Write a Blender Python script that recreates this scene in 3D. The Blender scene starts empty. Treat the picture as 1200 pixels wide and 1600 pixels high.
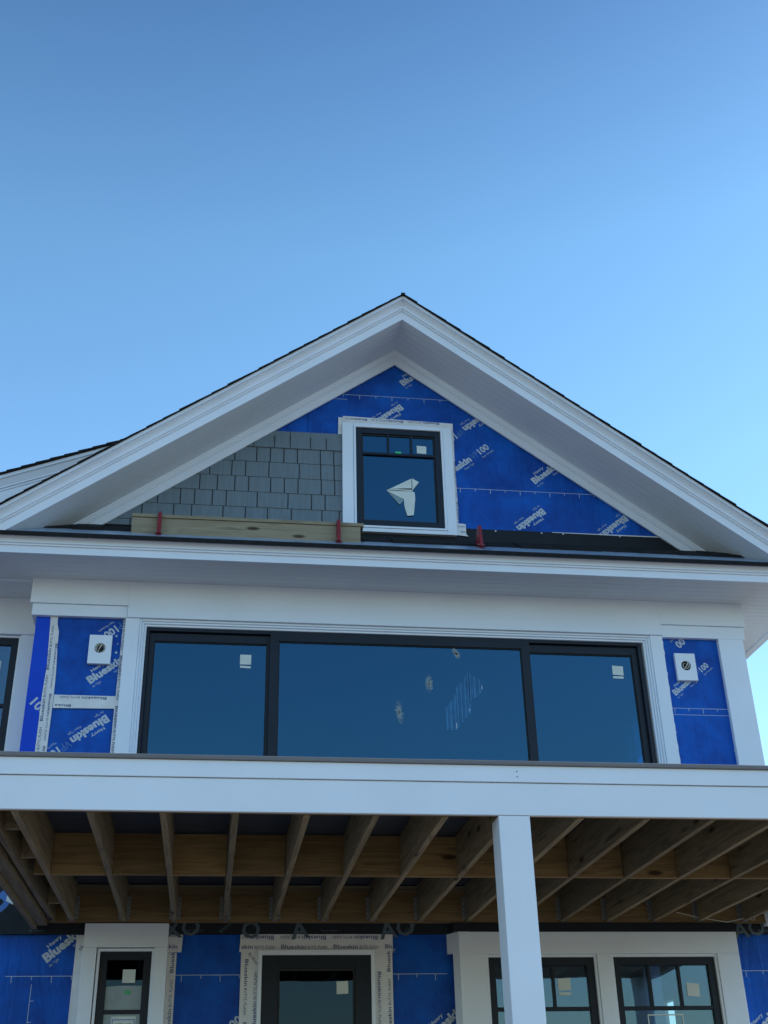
import bpy, math, random
from mathutils import Vector, Matrix
R = math.radians
rnd = random.Random(7)
S = bpy.context.scene
C = S.collection

# ------------------------------------------------------------ camera, sky, sun, exposure
F = 1842.91
yaw, pitch, roll = R(8.459), R(28.717), R(-1.448)
f = Vector((math.sin(yaw)*math.cos(pitch), math.cos(yaw)*math.cos(pitch), math.sin(pitch)))
rt = Vector((math.cos(yaw), -math.sin(yaw), 0)); up = rt.cross(f)
c_, s_ = math.cos(roll), math.sin(roll)
r2 = rt*c_ + up*s_; u2 = -rt*s_ + up*c_
cam_d = bpy.data.cameras.new('camera'); cam = bpy.data.objects.new('camera', cam_d); C.objects.link(cam)
cam.matrix_world = Matrix(((r2.x, u2.x, -f.x, 0), (r2.y, u2.y, -f.y, 0), (r2.z, u2.z, -f.z, 1.6), (0, 0, 0, 1)))
cam_d.sensor_fit = 'VERTICAL'; cam_d.sensor_height = 36; cam_d.lens = 36*F/1600
cam_d.clip_start = .1; cam_d.clip_end = 6000
S.camera = cam
SUN_EL, SUN_AZ = R(42), R(86)          # azimuth from +Y towards +X: the sun stands to the right, just behind the facade
w = bpy.data.worlds.new('World'); S.world = w; w.use_nodes = True
nt = w.node_tree; nt.nodes.clear()
sky = nt.nodes.new('ShaderNodeTexSky'); sky.sky_type = 'NISHITA'; sky.sun_disc = False
sky.sun_elevation = SUN_EL; sky.sun_rotation = SUN_AZ; sky.altitude = 10
sky.air_density = 1.6; sky.dust_density = .3; sky.ozone_density = 2.0
bg = nt.nodes.new('ShaderNodeBackground'); bg.inputs['Strength'].default_value = .15
wo = nt.nodes.new('ShaderNodeOutputWorld')
hsv = nt.nodes.new('ShaderNodeHueSaturation'); hsv.inputs['Saturation'].default_value = 1.22
nt.links.new(sky.outputs[0], hsv.inputs['Color']); tint = nt.nodes.new('ShaderNodeMix'); tint.data_type = 'RGBA'; tint.blend_type = 'MULTIPLY'; tint.inputs[0].default_value = 1; tint.inputs[7].default_value = (.88, .95, 1.08, 1)
nt.links.new(hsv.outputs[0], tint.inputs[6]); geo = nt.nodes.new('ShaderNodeTexCoord'); sep = nt.nodes.new('ShaderNodeSeparateXYZ'); nt.links.new(geo.outputs['Generated'], sep.inputs[0])
grd = nt.nodes.new('ShaderNodeValToRGB'); ge = grd.color_ramp.elements
ge[0].position = .05; ge[0].color = (.88, .95, 1, 1); ge[1].position = .80; ge[1].color = (.49, .515, .51, 1)
gm_ = ge.new(.50); gm_.color = (.97, .965, .89, 1); gm_ = ge.new(.655); gm_.color = (.85, .86, .75, 1)
nt.links.new(sep.outputs['Z'], grd.inputs[0])
shp = nt.nodes.new('ShaderNodeMix'); shp.data_type = 'RGBA'; shp.blend_type = 'MULTIPLY'; shp.inputs[0].default_value = 1
nt.links.new(tint.outputs[2], shp.inputs[6]); nt.links.new(grd.outputs[0], shp.inputs[7]); nt.links.new(shp.outputs[2], bg.inputs[0]); nt.links.new(bg.outputs[0], wo.inputs[0])
sd = bpy.data.lights.new('sun', 'SUN'); sd.energy = 2.4; sd.angle = R(.53); sd.color = (1, .95, .88)
sun = bpy.data.objects.new('sun', sd); C.objects.link(sun)
dv = Vector((math.sin(SUN_AZ)*math.cos(SUN_EL), math.cos(SUN_AZ)*math.cos(SUN_EL), math.sin(SUN_EL)))
sun.rotation_euler = dv.to_track_quat('Z', 'Y').to_euler(); sun.location = (20, 30, 30)
S.view_settings.view_transform = 'Standard'; S.view_settings.look = 'None'
S.view_settings.exposure = 0.74; S.view_settings.gamma = 1.0; S.view_settings.use_curve_mapping = False

# ------------------------------------------------------------ materials
def newmat(name):
    m = bpy.data.materials.new(name); m.use_nodes = True
    n = m.node_tree.nodes; b = n['Principled BSDF']
    return m, n, m.node_tree.links, b
def plain(name, col, rough=.5, var=.06, scale=6, bump=.0, bscale=60, stretch=(1, 1, 1), metal=0, spec=.5):
    """colour with a soft large mottling and a fine surface bump"""
    m, n, l, b = newmat(name)
    tc = n.new('ShaderNodeTexCoord'); mp = n.new('ShaderNodeMapping'); mp.inputs['Scale'].default_value = stretch
    l.new(tc.outputs['Object'], mp.inputs[0])
    no = n.new('ShaderNodeTexNoise'); no.inputs['Scale'].default_value = scale; no.inputs['Detail'].default_value = 6
    l.new(mp.outputs[0], no.inputs['Vector'])
    cr = n.new('ShaderNodeValToRGB'); e = cr.color_ramp.elements
    e[0].position = .3; e[1].position = .72
    e[0].color = tuple(x*(1-var) for x in col)+(1,); e[1].color = tuple(min(1, x*(1+var)) for x in col)+(1,)
    l.new(no.outputs['Fac'], cr.inputs[0]); l.new(cr.outputs[0], b.inputs['Base Color'])
    b.inputs['Roughness'].default_value = rough; b.inputs['Metallic'].default_value = metal
    b.inputs['Specular IOR Level'].default_value = spec
    if bump:
        n2 = n.new('ShaderNodeTexNoise'); n2.inputs['Scale'].default_value = bscale; n2.inputs['Detail'].default_value = 5
        l.new(mp.outputs[0], n2.inputs['Vector'])
        bp = n.new('ShaderNodeBump'); bp.inputs['Strength'].default_value = bump; bp.inputs['Distance'].default_value = .01
        l.new(n2.outputs['Fac'], bp.inputs['Height']); l.new(bp.outputs[0], b.inputs['Normal'])
    return m
def wood(name, c1, c2, axis, knots=True):
    m, n, l, b = newmat(name)
    tc = n.new('ShaderNodeTexCoord'); mp = n.new('ShaderNodeMapping')
    sc = {'x': (.5, 9, 9), 'y': (9, .5, 9)}[axis]; mp.inputs['Scale'].default_value = sc
    l.new(tc.outputs['Object'], mp.inputs[0])
    oi = n.new('ShaderNodeObjectInfo')
    ad = n.new('ShaderNodeVectorMath'); ad.operation = 'ADD'
    ml = n.new('ShaderNodeMath'); ml.operation = 'MULTIPLY'; ml.inputs[1].default_value = 37
    l.new(oi.outputs['Random'], ml.inputs[0]); l.new(mp.outputs[0], ad.inputs[0]); l.new(ml.outputs[0], ad.inputs[1])
    no = n.new('ShaderNodeTexNoise'); no.inputs['Scale'].default_value = 2.6; no.inputs['Detail'].default_value = 8; no.inputs['Roughness'].default_value = .6
    no.inputs['Distortion'].default_value = .7
    l.new(ad.outputs[0], no.inputs['Vector'])
    wv = n.new('ShaderNodeMath'); wv.operation = 'PINGPONG'; wv.inputs[1].default_value = .15
    l.new(no.outputs['Fac'], wv.inputs[0])
    sm = n.new('ShaderNodeMath'); sm.operation = 'MULTIPLY'; sm.inputs[1].default_value = 4
    l.new(wv.outputs[0], sm.inputs[0])
    av = n.new('ShaderNodeMath'); av.operation = 'ADD'; l.new(sm.outputs[0], av.inputs[0]); l.new(no.outputs['Fac'], av.inputs[1])
    cr = n.new('ShaderNodeValToRGB'); e = cr.color_ramp.elements
    e[0].position = .35; e[1].position = 1.05; e[0].color = c1+(1,); e[1].color = c2+(1,)
    l.new(av.outputs[0], cr.inputs[0])
    # whole-board tone shift
    hs = n.new('ShaderNodeHueSaturation'); mr = n.new('ShaderNodeMapRange'); mr.inputs['To Min'].default_value = .72; mr.inputs['To Max'].default_value = 1.22
    l.new(oi.outputs['Random'], mr.inputs[0]); l.new(mr.outputs[0], hs.inputs['Value']); l.new(cr.outputs[0], hs.inputs['Color'])
    last = hs.outputs[0]
    if knots:
        mk = n.new('ShaderNodeMapping'); mk.inputs['Scale'].default_value = {'x': (1.5, 5, 5), 'y': (5, 1.5, 5)}[axis]
        ak = n.new('ShaderNodeVectorMath'); ak.operation = 'ADD'
        l.new(tc.outputs['Object'], mk.inputs[0]); l.new(mk.outputs[0], ak.inputs[0]); l.new(ml.outputs[0], ak.inputs[1])
        vo = n.new('ShaderNodeTexVoronoi'); vo.inputs['Scale'].default_value = 1.0
        l.new(ak.outputs[0], vo.inputs['Vector'])
        kr = n.new('ShaderNodeValToRGB'); k = kr.color_ramp.elements
        k[0].position = .06; k[1].position = .12; k[0].color = (.16, .1, .06, 1); k[1].color = (1, 1, 1, 1)
        l.new(vo.outputs['Distance'], kr.inputs[0])
        mx = n.new('ShaderNodeMix'); mx.data_type = 'RGBA'; mx.blend_type = 'MULTIPLY'; mx.inputs[0].default_value = 1
        l.new(last, mx.inputs[6]); l.new(kr.outputs[0], mx.inputs[7]); last = mx.outputs[2]
    l.new(last, b.inputs['Base Color']); b.inputs['Roughness'].default_value = .75
    bp = n.new('ShaderNodeBump'); bp.inputs['Strength'].default_value = .25; bp.inputs['Distance'].default_value = .004
    l.new(no.outputs['Fac'], bp.inputs['Height']); l.new(bp.outputs[0], b.inputs['Normal'])
    return m
def barrier(name, col, col2):
    m, n, l, b = newmat(name)
    tc = n.new('ShaderNodeTexCoord')
    no = n.new('ShaderNodeTexNoise'); no.inputs['Scale'].default_value = 3.2; no.inputs['Detail'].default_value = 9; no.inputs['Roughness'].default_value = .68
    l.new(tc.outputs['Object'], no.inputs['Vector'])
    cr = n.new('ShaderNodeValToRGB'); e = cr.color_ramp.elements
    e[0].position = .34; e[1].position = .68; e[0].color = col+(1,); e[1].color = col2+(1,)
    l.new(no.outputs['Fac'], cr.inputs[0]); l.new(cr.outputs[0], b.inputs['Base Color'])
    rr = n.new('ShaderNodeMapRange'); rr.inputs['To Min'].default_value = .42; rr.inputs['To Max'].default_value = .7
    l.new(no.outputs['Fac'], rr.inputs[0]); l.new(rr.outputs[0], b.inputs['Roughness'])
    mp = n.new('ShaderNodeMapping'); mp.inputs['Scale'].default_value = (6, 6, 1.2); l.new(tc.outputs['Object'], mp.inputs[0])
    n2 = n.new('ShaderNodeTexNoise'); n2.inputs['Scale'].default_value = 1.3; n2.inputs['Detail'].default_value = 4; n2.inputs['Distortion'].default_value = 1.2
    l.new(mp.outputs[0], n2.inputs['Vector'])
    n3 = n.new('ShaderNodeTexNoise'); n3.inputs['Scale'].default_value = 120; l.new(tc.outputs['Object'], n3.inputs['Vector'])
    m3 = n.new('ShaderNodeMath'); m3.operation = 'MULTIPLY_ADD'; m3.inputs[1].default_value = .05
    l.new(n3.outputs['Fac'], m3.inputs[0]); l.new(n2.outputs['Fac'], m3.inputs[2])
    bp = n.new('ShaderNodeBump'); bp.inputs['Strength'].default_value = .6; bp.inputs['Distance'].default_value = .03
    l.new(m3.outputs[0], bp.inputs['Height']); l.new(bp.outputs[0], b.inputs['Normal'])
    b.inputs['Specular IOR Level'].default_value = .22
    return m
def glass(name, tint, refl, gc=(.50, .74, .92)):
    m = bpy.data.materials.new(name); m.use_nodes = True; n = m.node_tree.nodes; l = m.node_tree.links; n.clear()
    o = n.new('ShaderNodeOutputMaterial'); mx = n.new('ShaderNodeMixShader')
    t = n.new('ShaderNodeBsdfTransparent'); t.inputs[0].default_value = tint+(1,)
    g = n.new('ShaderNodeBsdfGlossy'); g.inputs['Roughness'].default_value = .01; g.inputs[0].default_value = gc+(1,)
    fr = n.new('ShaderNodeFresnel'); fr.inputs['IOR'].default_value = 1.5
    ad = n.new('ShaderNodeMath'); ad.operation = 'ADD'; ad.use_clamp = True; ad.inputs[1].default_value = refl
    l.new(fr.outputs[0], ad.inputs[0]); l.new(ad.outputs[0], mx.inputs[0]); l.new(t.outputs[0], mx.inputs[1]); l.new(g.outputs[0], mx.inputs[2]); l.new(mx.outputs[0], o.inputs[0])
    tc = n.new('ShaderNodeTexCoord'); no = n.new('ShaderNodeTexNoise'); no.inputs['Scale'].default_value = 1.2; l.new(tc.outputs['Object'], no.inputs['Vector'])
    bp = n.new('ShaderNodeBump'); bp.inputs['Strength'].default_value = .12; bp.inputs['Distance'].default_value = .02
    l.new(no.outputs['Fac'], bp.inputs['Height']); l.new(bp.outputs[0], g.inputs['Normal'])
    return m
def emit(name, col, st):
    m = bpy.data.materials.new(name); m.use_nodes = True; n = m.node_tree.nodes; l = m.node_tree.links; n.clear()
    o = n.new('ShaderNodeOutputMaterial'); e = n.new('ShaderNodeEmission'); e.inputs[0].default_value = col+(1,); e.inputs[1].default_value = st
    l.new(e.outputs[0], o.inputs[0]); return m

M = {}
M['trim'] = plain('white_trim', (.70, .79, .91), .48, .035, 2.2, .06, 40)
M['trim2'] = plain('primed_trim', (.74, .73, .70), .55, .04, 3, .05, 50)
M['soffit'] = plain('soffit_board', (.66, .73, .81), .6, .03, 2)
M['groove'] = plain('soffit_groove', (.50, .54, .60), .7)
M['blue'] = barrier('blue_membrane', (.0005, .046, .30), (.001, .108, .54))
M['blue2'] = barrier('bright_blue_membrane', (.002, .05, .55), (.004, .075, .66))
M['print'] = plain('white_print', (.44, .52, .62), .6, .1, 30)
M['print2'] = plain('pale_print', (.05, .16, .46), .6, .1, 30)
M['tape'] = plain('flashing_tape', (.66, .69, .72), .45, .10, 7, .35, 16)
M['ink'] = plain('navy_ink', (.03, .06, .20), .6)
M['black'] = plain('black_membrane', (.008, .013, .020), .6, .25, 5, .2, 20, spec=.25)
M['greyink'] = plain('grey_print', (.07, .11, .14), .7)
M['frame'] = plain('black_window_frame', (.006, .012, .025), .45, .08, 4, spec=.3)
M['shingle'] = plain('grey_shake', (.135, .185, .225), .75, .10, 3, .2, 25, (14, 14, 1.2))
M['gap'] = plain('dark_joint', (.02, .025, .03), .8)
M['roof'] = plain('asphalt_shingle', (.018, .019, .022), .95, .35, 60, .6, 150, spec=.15)
M['under'] = plain('roof_underlayment', (.22, .30, .40), .32, .22, 9, .3, 14)
M['joist'] = wood('joist_wood', (.09, .066, .036), (.27, .215, .13), 'y')
M['block'] = wood('blocking_wood', (.115, .072, .028), (.28, .185, .078), 'x')
M['plank'] = wood('plank_wood', (.15, .125, .08), (.25, .215, .145), 'x')
M['decking'] = plain('deck_board', (.045, .055, .085), .7, .15, 4, .1, 30, (1, 8, 8))
M['cap'] = plain('deck_edge', (.155, .155, .17), .6, .06, 4, .1, 30)
M['red'] = plain('red_paint', (.20, .006, .010), .45, .25, 12)
M['steel'] = plain('galvanised_steel', (.35, .37, .38), .45, .15, 20, metal=.8)
M['paper'] = plain('paper', (.60, .68, .67), .7, .05, 12)
M['film'] = plain('shaded_film', (.20, .30, .34), .4, .15, 14)
M['refl_strip'] = plain('painted_reflection', (.038, .148, .31), .6, .2, 9, spec=.08)  # reflection on the slider glass, put into the strip colours
M['refl_strip2'] = plain('painted_reflection_pale', (.058, .195, .39), .6, .2, 9, spec=.08)
M['grey_sheet'] = plain('pane_sheet_grey', (.25, .33, .37), .35, .12, 9)
M['glow_dots'] = plain('painted_glow', (.62, .70, .68), .9, .2, 60)  # colour of the dots that draw the soft glows on the slider
M['green'] = plain('green_label', (.03, .55, .18), .6)
M['plaster'] = plain('wallboard', (.62, .60, .56), .8, .05, 2)
M['wire'] = plain('black_wire', (.02, .02, .02), .4)
M['copper'] = plain('pale_wire', (.6, .62, .58), .4)
M['stud'] = wood('stud_wood', (.50, .40, .24), (.68, .57, .38), 'y', False)
M['ground'] = plain('sandy_ground', (.25, .205, .15), .95, .3, .6, .5, 5)
M['concrete'] = plain('concrete', (.33, .33, .32), .85, .1, 3, .3, 20)
M['glass'] = glass('window_glass', (.56, .70, .82), .06)
M['glassu'] = glass('tinted_glass', (.05, .20, .38), .11, (.22, .56, .80))
M['glassd'] = glass('dark_glass', (.20, .34, .44), -.008)
M['lamp'] = emit('lamp_glow', (.75, .95, .8), 1.3)
M['subfloor'] = plain('interior_floor', (.30, .22, .13), .6, .1, 3)

# ------------------------------------------------------------ mesh builder
class MB:
    def __init__(s): s.v = []; s.f = []; s.m = []; s.mats = []
    def mi(s, k):
        if k not in s.mats: s.mats.append(k)
        return s.mats.index(k)
    def add(s, vs, fs, k):
        o = len(s.v); i = s.mi(k); s.v += [tuple(v) for v in vs]
        for q in fs: s.f.append(tuple(o+a for a in q)); s.m.append(i)
        return s
    def box(s, x0, x1, y0, y1, z0, z1, k='trim'):
        vs = [(x, y, z) for z in (z0, z1) for y in (y0, y1) for x in (x0, x1)]
        return s.add(vs, [(0, 2, 3, 1), (4, 5, 7, 6), (0, 1, 5, 4), (2, 6, 7, 3), (0, 4, 6, 2), (1, 3, 7, 5)], k)
    def prism(s, a, b, k='trim'):
        """two matching outlines -> closed solid"""
        n = len(a); o = list(range(n))
        fs = [tuple(reversed(o)), tuple(n+i for i in o)] + [(i, (i+1) % n, n+(i+1) % n, n+i) for i in range(n)]
        return s.add(list(a)+list(b), fs, k)
    def sweepx(s, prof, x0, x1, k='trim'):
        return s.prism([(x0, y, z) for y, z in prof], [(x1, y, z) for y, z in prof], k)
    def plate(s, pts, y0, y1, k='trim'):
        """outline in X,Z with thickness along Y (pts anticlockwise seen from -Y)"""
        return s.prism([(x, y1, z) for x, z in pts], [(x, y0, z) for x, z in pts], k)
    def tube(s, pts, r, k, n=6):
        rings = []
        for i, p in enumerate(pts):
            p = Vector(p); a = Vector(pts[max(i-1, 0)]); b = Vector(pts[min(i+1, len(pts)-1)])
            d = (b-a).normalized(); q = d.orthogonal().normalized(); t = d.cross(q)
            rings.append([p+(q*math.cos(2*math.pi*j/n)+t*math.sin(2*math.pi*j/n))*r for j in range(n)])
        vs = [v for rg in rings for v in rg]; fs = []
        for i in range(len(pts)-1):
            for j in range(n): fs.append((i*n+j, i*n+(j+1) % n, (i+1)*n+(j+1) % n, (i+1)*n+j))
        return s.add(vs, fs, k)
    def disc(s, x, y, z, r, k, n=20, h=.004):
        a = [(x+r*math.cos(2*math.pi*i/n), y+h, z+r*math.sin(2*math.pi*i/n)) for i in range(n)]
        b = [(p[0], y, p[2]) for p in a]
        return s.prism(a, b, k)
    def build(s, name, parent=None, bevel=0, label=None):
        me = bpy.data.meshes.new(name); me.from_pydata(s.v, [], s.f)
        for k in s.mats: me.materials.append(M[k])
        me.polygons.foreach_set('material_index', s.m); me.update()
        o = bpy.data.objects.new(name, me); C.objects.link(o)
        if parent: o.parent = parent
        if bevel:
            b = o.modifiers.new('bevel', 'BEVEL'); b.width = bevel; b.segments = 2; b.limit_method = 'ANGLE'; b.angle_limit = R(40)
        if label: o['label'] = label
        return o
_tc = {}
def glyphs(txt, bold=.0):
    key = (txt, bold)
    if key not in _tc:
        cu = bpy.data.curves.new('t', 'FONT'); cu.body = txt; cu.size = 1; cu.offset = bold; cu.resolution_u = 2; cu.space_character = 1.0
        o = bpy.data.objects.new('t', cu); C.objects.link(o)
        me = o.to_mesh(); vs = [(v.co.x, v.co.y) for v in me.vertices]; fs = [tuple(p.vertices) for p in me.polygons]
        o.to_mesh_clear(); bpy.data.objects.remove(o); bpy.data.curves.remove(cu)
        x0 = min(v[0] for v in vs); x1 = max(v[0] for v in vs)
        _tc[key] = ([(a-x0, b) for a, b in vs], fs, x1-x0)
    return _tc[key]
def text(mb, txt, x, z, y, width, ang=0, k='ink', dx=0, dz=0, bold=.0, hs=None, box=None):
    """lettering in the X-Z plane facing -Y; (x,z) the line's origin, (dx,dz) an offset along / across the line"""
    vs, fs, wd = glyphs(txt, bold); s = width/wd; sy = s if hs is None else hs/.73
    a = R(ang); ca, sa = math.cos(a), math.sin(a); out = []
    for u, v in vs:
        p, q = dx+u*s, dz+v*sy
        out.append((x+p*ca-q*sa, y, z+p*sa+q*ca))
    if box:
        x0, x1, z0, z1 = box
        fs = [q for q in fs if all(x0 <= out[i][0] <= x1 and z0 <= out[i][2] <= z1 for i in q)]
    mb.add(out, fs, k); return mb
def brand(mb, x, z, y, ang, L=.365, box=None, tail=True, lead=True):
    """one diagonal print of the membrane: Henry / Blueskin VP100 / small lines"""
    h = L*.2
    if lead:
        text(mb, 'Blueskin', x, z, y, L, ang, 'print', bold=.045, hs=h*1.0, box=box)
        text(mb, 'Henry', x, z, y-.0004, L*.36, ang, 'print', dx=L*.20, dz=h*1.12, bold=.02, hs=h*.42, box=box)
        text(mb, 'Air Tight', x, z, y-.0004, L*.24, ang, 'print', dx=0, dz=-h*.62, hs=h*.3, box=box)
        text(mb, 'Water Tight', x, z, y-.0004, L*.36, ang, 'print', dx=L*.62, dz=-h*.62, hs=h*.3, box=box)
    if tail:
        text(mb, 'VP', x, z, y-.0002, L*.25, ang, 'print2', dx=L*1.04, bold=.01, hs=h*1.0, box=box)
        text(mb, '100', x, z, y-.0002, L*.36, ang, 'print', dx=L*1.33, bold=.03, hs=h*1.0, box=box)
        text(mb, 'Vapor Permeable', x, z, y-.0002, L*.44, ang, 'print', dx=L*1.3, dz=-h*.62, hs=h*.3, box=box)
def ruler(mb, x0, x1, z, y, step=.155, second=None):
    mb.box(x0, x1, y-.0009, y-.0001, z-.0022, z+.0022, 'print')
    n = int((x1-x0)/step)
    for i in range(n+1):
        xx = x0+.05+i*step
        if xx < x1: mb.box(xx-.0022, xx+.0022, y-.0008, y-.0001, z-(.028 if i % 2 else .05), z-.0022, 'print')
    if second: mb.box(x0, x1, y-.0009, y-.0001, second-.002, second+.002, 'print')
def empty(name, loc, label, cat, group=None):
    o = bpy.data.objects.new(name, None); C.objects.link(o); o.location = (0, 0, 0)
    o['label'] = label; o['category'] = cat
    if group: o['group'] = group
    return o
def ring(mb, x0, x1, z0, z1, y0, y1, w, k, wb=None, wt=None):
    wb = w if wb is None else wb; wt = w if wt is None else wt
    mb.box(x0, x0+w, y0, y1, z0, z1, k); mb.box(x1-w, x1, y0, y1, z0, z1, k)
    mb.box(x0+w, x1-w, y0, y1, z1-wt, z1, k)
    if wb: mb.box(x0+w, x1-w, y0, y1, z0, z0+wb, k)
    return mb

# ------------------------------------------------------------ setting
g = MB(); g.add([(-2500, -2500, 0), (2500, -2500, 0), (2500, 2500, 0), (-2500, 2500, 0)], [(0, 1, 2, 3)], 'ground')
go = g.build('ground'); go['kind'] = 'structure'

# ------------------------------------------------------------ house
H = empty('house', (0, 0, 0), 'new gabled house wrapped in blue membrane with white trim, half clad in grey shingles', 'house')
XR, ZA, SL = 1.655, 9.138, .726              # ridge, underside of the rake board at the peak, roof slope
def rz(x, off=0): return ZA+off-SL*abs(x-XR)
YU, YL, YG = 10.18, 10.27, 10.125            # membrane planes: upper storey, ground floor, gable

# foundation and body walls
MB().box(-6, 5.0, 10.30, 18, 0, .62, 'concrete').build('foundation', H)
b = MB()                                      # ground-floor front wall
def wall(mb, x0, x1, z0, z1, y0, y1, holes, k):
    """wall sheet with rectangular openings, cut into strips"""
    xs = sorted({x0, x1} | {h[0] for h in holes} | {h[1] for h in holes})
    for a, c in zip(xs[:-1], xs[1:]):
        hs = sorted([(h[2], h[3]) for h in holes if h[0] <= a and h[1] >= c]); z = z0
        for lo, hi in hs:
            if lo > z: mb.box(a, c, y0, y1, z, lo, k)
            z = hi
        if z < z1: mb.box(a, c, y0, y1, z, z1, k)
# openings
WL = (-.868, -.46, 1.75, 3.097)               # narrow window
DR = (.415, 1.325, .75, 3.077)                # door
WA = (2.29, 3.197, 1.75, 3.04)
WB = (3.364, 4.257, 1.75, 3.04)
wall(b, -6, 5.02, .62, 3.243, YL, YL+.05, [WL, DR, WA, WB], 'blue')
ruler(b, -1.60, -1.06, 2.93, YL); ruler(b, -.27, .26, 2.933, YL); ruler(b, 1.50, 1.96, 2.934, YL); ruler(b, 4.52, 5.0, 2.946, YL)
b.box(-1.392, -1.388, YL-.001, YL-.0001, 2.3, 2.87, 'print')
for q in range(3): b.box(-1.388, -1.36, YL-.001, YL-.0001, 2.745-q*.155, 2.749-q*.155, 'print')
brand(b, -1.29, 3.03, YL-.0012, 41, tail=False)
brand(b, 1.23, 2.93, YL-.0012, 40, tail=False)
brand(b, 4.55, 2.40, YL-.0012, 38)
brand(b, 1.80, 2.42, YL-.0012, 38)
brand(b, -.20, 2.2, YL-.0012, 38)
b.build('lower_membrane', H)
b = MB().box(-6, 5.02, 10.225, YL, 3.2432, 3.64, 'black')
for x0, t, wd, hh in [(-1.45, 'Air Barrier', .12, .02), (.9, 'Tape seams', .14, .02), (-.2, 'Air Barrier', .14, .02), (3.6, 'Tape seams', .14, .02), (4.72, 'Air Barrier', .18, .02)]:
    text(b, t, x0, 3.262, 10.224, wd, 0, 'greyink', hs=hh)
for x0, t_ in ((-.38, 'XO'), (.26, 'O'), (.66, 'A'), (1.40, 'AO'), (4.50, 'AO')):
    text(b, t_, x0, 3.20, 10.2235, .15*len(t_), 8, 'greyink', hs=.14, bold=.02)
text(b, 'G', -1.80, 3.33, 10.2235, .25, 40, 'print2', hs=.25, bold=.018)
text(b, 'K', -1.84, 3.20, 10.2235, .14, 52, 'print2', hs=.12, bold=.03)
b.plate([(-1.66, 3.50), (-1.60, 3.47), (-1.585, 3.60), (-1.62, 3.63), (-1.65, 3.58)], 10.2225, 10.2245, 'paper')
text(b, 'tions', 1.62, 3.245, 10.223, .16, 40, 'greyink', hs=.04)
text(b, 'tions', .08, 3.245, 10.223, .16, 40, 'greyink', hs=.04)
b.build('black_underlay', H)
# black metal flashing above the right-hand windows
MB().box(2.0, 4.47, 10.13, 10.225, 3.2475, 3.318, 'black').build('ledger_flashing', H, .002)
# upper storey wall
b = MB()
SD = (-.735, 4.015, 3.66, 5.945)
wall(b, -1.70, 5.0, 3.64, 6.36, YU, YU+.12, [SD], 'blue')
ruler(b, 4.19, 4.80, 5.268, YU, .14, 5.204)
UL = (-1.7, -.86, 3.6, 6.0); UR = (4.15, 4.8, 3.6, 6.0)
brand(b, -1.165, 5.355, YU-.0012, 39, box=UL)
brand(b, -1.005, 5.075, YU-.0012, 218, box=UL)
brand(b, -.62, 6.23, YU-.0012, 219, box=UL)
brand(b, -1.48, 5.07, YU-.0012, 219, lead=False) if False else None
text(b, '100', -1.665, 5.16, YU-.0052, .17, -42, 'print', bold=.03, hs=.085)
brand(b, 4.271, 5.392, YU-.0012, 39, L=.29, box=UR)
brand(b, 4.80, 6.33, YU-.0012, 221, box=UR)
brand(b, 5.28, 5.22, YU-.0012, 218, box=UR)
for x, z, r in ((-.975, 5.82, .010), (-.958, 5.745, .006), (-.965, 5.66, .012), (-1.62, 5.32, .006), (4.22, 5.03, .007)): b.disc(x, YU-.003, z, r, 'print', 7, .002)
b.build('upper_membrane', H)
MB().plate([(-1.699, 3.65), (-1.55, 3.65), (-1.55, 5.25), (-1.53, 5.5), (-1.52, 6.0), (-1.699, 6.0)], YU-.004, YU-.0012, 'blue2').build('membrane_strip', H, label='brighter blue strip of membrane')
b = MB().box(-1.70, -1.695, YU+.121, 10.62, 3.64, 6.33, 'blue2'); b.build('side_membrane', H)
# flashing tapes, upper left
def tape_text_v(mb, x, z0, z1, y, up, h=.028, k='ink'):
    z = z0
    L1, L2, gap = .205, .20, .07
    while z < z1:
        if up:
            text(mb, 'Blueskin', x, z, y, L1, 90, k, bold=.012, hs=h); text(mb, 'BUTYL FLASH', x, z+L1+.015, y, L2, 90, k, hs=h*.8)
        else:
            text(mb, 'Blueskin', x, z, y, L1, -90, k, bold=.012, hs=h); text(mb, 'BUTYL FLASH', x, z-L1-.015, y, L2, -90, k, hs=h*.8)
        z += L1+L2+gap
def tape_text_h(mb, x0, x1, z, y, flip, h=.03, s=1.0, k='ink', ph=0):
    L1, L2, gap = .215*s, .17*s, .075*s
    x = x0+ph
    while x < x1:
        if flip:
            text(mb, 'Blueskin', x, z, y, L1, 180, k, bold=.012, hs=h, box=(x0, x1, -9, 99)); text(mb, 'BUTYL FLASH', x-L1-.015, z, y, L2, 180, k, hs=h*.75, box=(x0, x1, -9, 99))
        else:
            text(mb, 'Blueskin', x, z, y, L1, 0, k, bold=.012, hs=h, box=(x0, x1, -9, 99)); text(mb, 'BUTYL FLASH', x+L1+.015, z, y, L2, 0, k, hs=h*.75, box=(x0, x1, -9, 99))
        x += L1+L2+gap
t = MB().plate([(-1.572, 3.66), (-1.475, 3.66), (-1.472, 4.75), (-1.467, 5.2), (-1.47, 5.45), (-1.485, 5.7), (-1.487, 5.84), (-1.508, 5.92), (-1.51, 5.995), (-1.575, 5.995), (-1.556, 5.518), (-1.567, 5.25)], YU-.010, YU-.005, 'tape')
tape_text_v(t, -1.534, 4.05, 5.7, YU-.0115, True); tape_text_v(t, -1.504, 4.3, 5.9, YU-.0115, False, .02)
t.build('flashing_tape', H)
t = MB().plate([(-1.464, 5.121), (-.85, 5.128), (-.85, 5.242), (-1.462, 5.243)], YU-.014, YU-.0125, 'tape')
tape_text_h(t, -1.45, -.87, 5.232, YU-.0155, True, .026, ph=-.02); tape_text_h(t, -1.45, -.87, 5.156, YU-.0155, True, .024, ph=.14)
t.build('flashing_tape', H)
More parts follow.
